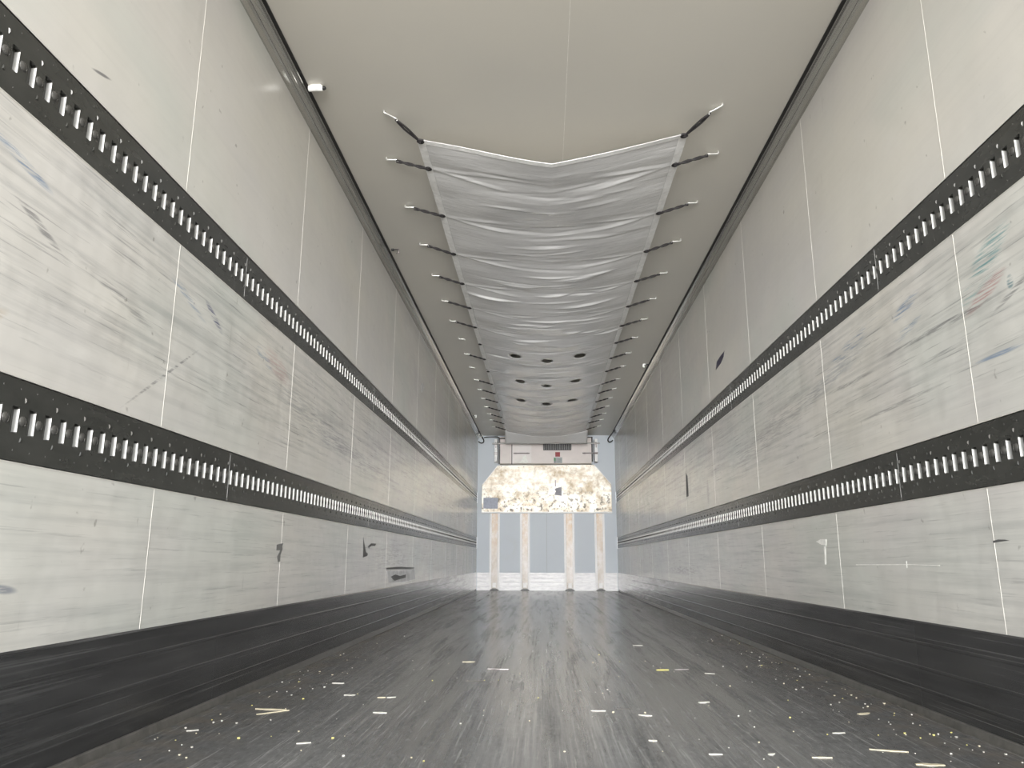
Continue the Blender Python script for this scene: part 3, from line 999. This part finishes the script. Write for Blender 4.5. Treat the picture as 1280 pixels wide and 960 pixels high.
def clip(x, y, s, label, white):
    t = thing('cable_clip', (x, y, H), label, 'clip')
    mb = MB()
    mb.box((x - s * 0.030, y - 0.006, H - 0.012), (x - s * 0.010, y + 0.014, H + 0.001))
    mb.tube([(x - s * 0.010, y - 0.004, H - 0.008), (x + s * 0.028, y - 0.004, H - 0.008)], 0.0035, 6)
    mb.build('base', m_black, t)
    mb = MB()
    mb.tube([(x - s * 0.004, y, H - 0.006), (x + s * 0.024, y - 0.002, H - 0.006), (x + s * 0.028, y, H - 0.030), (x + s * 0.008, y + 0.004, H - 0.034)], 0.004 if not white else 0.011, 8)
    mb.build('loop', m_whiteplastic if white else m_rod, t, smooth=True)


clip(-1.118, 4.732, 1, 'small dark wire clip on the ceiling beside the left trim', False)
clip(1.128, 8.15, -1, 'small white and black clip on the ceiling beside the right trim', True)
clip(-1.118, 11.275, 1, 'small pale clip on the ceiling far along the left trim', True)

# ------------------------------------------------------------------ tape scraps and torn spots on the side walls


def scrap(name, side, polys, mat, label, cat, th=0.0009):
    mb = MB()
    for p in polys:
        mb.prism(p, 0, side * (W + 0.0004), side * (W - th))
    return tag(mb.build(name, mat), label, cat)


scrap('tape_scrap', 1, [[(4.841, 1.952), (4.875, 1.917), (4.969, 1.895), (5.13, 1.884), (5.089, 1.938), (4.982, 1.946)]], m_purple,
      'dark violet scrap of tape on the right wall above the upper rail', 'tape')
scrap('tape_scrap', 1, [[(6.541, 1.281), (6.452, 1.242), (6.442, 1.065), (6.559, 1.064), (6.55, 1.174)]], m_dktape,
      'dark upright strip of tape on the right wall between the rails', 'tape')
scrap('tape_scrap', -1, [[(4.616, 0.65), (4.716, 0.557), (4.777, 0.547), (4.756, 0.531), (4.631, 0.521)]], m_dktape,
      'dark triangular scrap of tape on the left wall below the lower rail', 'tape')
scrap('tape_scrap', -1, [[(4.768, 0.594), (4.861, 0.617), (5.014, 0.618), (4.991, 0.601), (4.864, 0.601), (4.795, 0.579)]], m_dktape,
      'small curved dark scrap to the right of the triangular one on the left wall', 'tape')
scrap('torn_patch', -1, [[(2.967, 0.569), (3.013, 0.575), (3.056, 0.578), (3.042, 0.564), (3.05, 0.553), (3.028, 0.528), (3.029, 0.497), (2.999, 0.494), (2.983, 0.518), (3.019, 0.546), (2.967, 0.545)]],
      m_midtape, 'ragged grey tear over a seam low on the left wall', 'torn patch')
scrap('torn_patch', 1, [[(3.31, 0.595), (3.244, 0.605), (3.172, 0.603), (3.179, 0.574), (3.239, 0.579)], [(3.211, 0.572), (3.191, 0.572), (3.205, 0.491), (3.22, 0.491)]],
      m_tear, 'white flag-shaped tear low on the right wall', 'torn patch')
scrap('torn_patch', 1, [[(1.854, 0.563), (1.828, 0.566), (1.797, 0.565), (1.775, 0.562), (1.821, 0.560), (1.853, 0.557)]], m_dktape,
      'thin dark cut beside a seam low on the right wall', 'torn patch')
scrap('torn_patch', -1, [[(5.418, 0.424), (6.691, 0.422), (6.752, 0.336), (6.178, 0.323), (5.525, 0.34)], ], m_silvertape,
      'large shiny taped repair low on the left wall near the kick plate', 'torn patch')
scrap('tape_scrap', -1, [[(5.383, 0.448), (5.863, 0.453), (6.687, 0.443), (6.646, 0.430), (5.866, 0.434), (5.415, 0.436)]], m_dktape,
      'long dark tape edge above the shiny repair on the left wall', 'tape')
scrap('tape_scrap', -1, [[(5.58, 0.381), (5.772, 0.395), (5.983, 0.379), (6.242, 0.387), (6.247, 0.361), (5.952, 0.354), (5.748, 0.347)]], m_dktape,
      'dark torn strip in the middle of the shiny repair on the left wall', 'tape', 0.0018)
scrap('tape_scrap', -1, [[(6.738, 2.149), (6.828, 2.202), (6.936, 2.178), (6.799, 2.091)]], m_silvertape,
      'small grey scrap high on the left wall', 'tape')
scrap('scratch', 1, [[(2.86, 0.490), (2.41, 0.4925), (2.41, 0.4955), (2.86, 0.493)], [(2.405, 0.482), (2.411, 0.482), (2.411, 0.506), (2.405, 0.506)], [(2.40, 0.493), (2.173, 0.491), (2.173, 0.4935), (2.40, 0.496)]],
      m_tear, 'long pale horizontal scratch low on the right wall', 'scratch', 0.0006)

# ------------------------------------------------------------------ litter on the floor


def chip(x, y, ln, wd, ang, mat, label, name='straw_chip', cat='chip', lift=0.002):
    mb = MB()
    n_ = 5
    top, bot = [], []
    rr_ = random.Random(int(x * 1000) + int(y * 777))
    L_, R_ = [], []
    for k in range(n_ + 1):
        t_ = k / n_ - 0.5
        w2 = wd * (0.12 + 0.88 * math.sin(math.pi * min(max(k / n_, 0.12), 0.88))) * rr_.uniform(0.75, 1.1) / 2
        b_ = rr_.uniform(-0.12, 0.12) * wd
        L_.append((t_ * ln, w2 + b_)); R_.append((t_ * ln, -w2 + b_))
    outl = L_ + R_[::-1]
    c_, s_ = math.cos(ang), math.sin(ang)
    outl = [(x + a * c_ - b * s_, y + a * s_ + b * c_) for a, b in outl]
    mb.prism(outl, 2, 0.0, lift)
    return tag(mb.build(name, mat), label, cat, 'litter on the floor')


CH = [
    (-1.00, 2.365, 0.115, 0.020, -0.15, m_straw, 'long pale straw blade lying near the left curb, crossed by a shorter one'),
    (-0.975, 2.312, 0.115, 0.010, 0.75, m_straw, 'short thin straw blade crossing the long one near the left curb'),
    (-0.800, 2.665, 0.042, 0.022, 0.0, m_chip, 'white chip right of the crossed straw blades'),
    (-0.668, 2.620, 0.030, 0.014, 0.1, m_straw, 'tan chip, left one of a pair'),
    (-0.632, 2.625, 0.034, 0.014, 0.5, m_chip, 'white chip, right one of a pair'),
    (-0.612, 2.327, 0.048, 0.018, -0.1, m_chip, 'oblong white chip in front of a pair of small chips'),
    (-0.440, 3.676, 0.065, 0.024, 0.1, m_straw, 'pale straw piece lying alone far out on the left half of the floor'),
    (-0.275, 3.42, 0.10, 0.014, -0.1, m_rod, 'thin grey splinter near the middle of the floor'),
    (-0.355, 3.04, 0.080, 0.022, 0.25, m_darkchip, 'dark curved splinter left of the middle of the floor'),
    (0.516, 4.515, 0.060, 0.026, 0.1, m_chip, 'white sliver far along the right half of the floor'),
    (0.505, 3.44, 0.060, 0.034, 0.2, m_yellow, 'crumpled yellow shred on the right half of the floor'),
    (0.60, 3.46, 0.070, 0.012, 0.2, m_rod, 'thin grey splinter beside the yellow shred'),
    (0.528, 2.587, 0.044, 0.026, 0.4, m_chip, 'blunt white chip on the right half of the floor'),
    (0.130, 2.40, 0.050, 0.013, 0.0, m_chip, 'white sliver on the shiny middle of the floor'),
    (0.282, 2.33, 0.045, 0.014, -0.3, m_chip, 'small pointed chip right of the shiny middle of the floor'),
    (0.256, 1.958, 0.024, 0.014, 0, m_chip, 'tiny white chip near the front middle of the picture'),
    (0.402, 1.806, 0.036, 0.010, 0, m_chip, 'thin white chip near the bottom of the picture'),
    (0.552, 1.815, 0.022, 0.014, 0.5, m_chip, 'tiny chip right of the thin white one near the bottom'),
    (0.675, 1.785, 0.052, 0.010, 0.0, m_straw, 'pale thin straw lying near the bottom right of the floor'),
    (0.885, 1.872, 0.098, 0.013, -0.28, m_straw, 'long pale straw near the right curb'),
    (0.925, 1.725, 0.070, 0.022, -0.1, m_straw, 'broad pale straw piece nearest the right curb'),
    (0.830, 2.09, 0.040, 0.012, 0.2, m_chip, 'white chip right of the middle, behind the long straw'),
    (-0.735, 1.876, 0.040, 0.012, 0.4, m_chip, 'small white chip near the bottom left of the floor'),
    (-1.12, 2.02, 0.035, 0.014, 0.5, m_chip, 'small white chip close to the left curb'),
    (-0.92, 2.95, 0.05, 0.010, 0.0, m_chan, 'thin pale splinter behind the white chip on the left'),
    (1.03, 2.40, 0.05, 0.022, 0.5, m_straw, 'pale chip lying against the right curb'),
    (0.705, 3.33, 0.045, 0.012, -0.3, m_chip, 'white sliver between the yellow shred and the right curb'),
    (0.22, 2.44, 0.05, 0.012, 0.1, m_darkchip, 'thin dark splinter behind the white sliver at the middle'),
]
for c in CH:
    chip(*c)
# uncountable grit and sawdust
mb = MB()
rg_ = random.Random(5)


def grit(x, y, s, mi):
    k = 5
    outl = [(x + s * rg_.uniform(0.6, 1.3) * math.cos(6.283 * i / k), y + s * rg_.uniform(0.6, 1.3) * math.sin(6.283 * i / k)) for i in range(k)]
    mb.prism(outl, 2, 0.0, s * 0.7, mi)


for k in range(260):
    near_edge = rg_.random() < 0.62
    if near_edge:
        x = rg_.choice((-1, 1, 1)) * (1.185 - abs(rg_.gauss(0, 0.13)))
    else:
        x = rg_.uniform(-1.1, 1.1)
    y = 1.45 + abs(rg_.gauss(0, 1.6))
    if y < 12.5:
        grit(x, y, rg_.choice((0.0015, 0.002, 0.0026, 0.0038)), rg_.choice((0, 0, 0, 1, 1, 2)))
tag(mb.build('floor_grit', [m_chip, m_straw, m_yellow]), 'loose pale grit and sawdust scattered over the dark floor', 'grit', None, 'stuff')
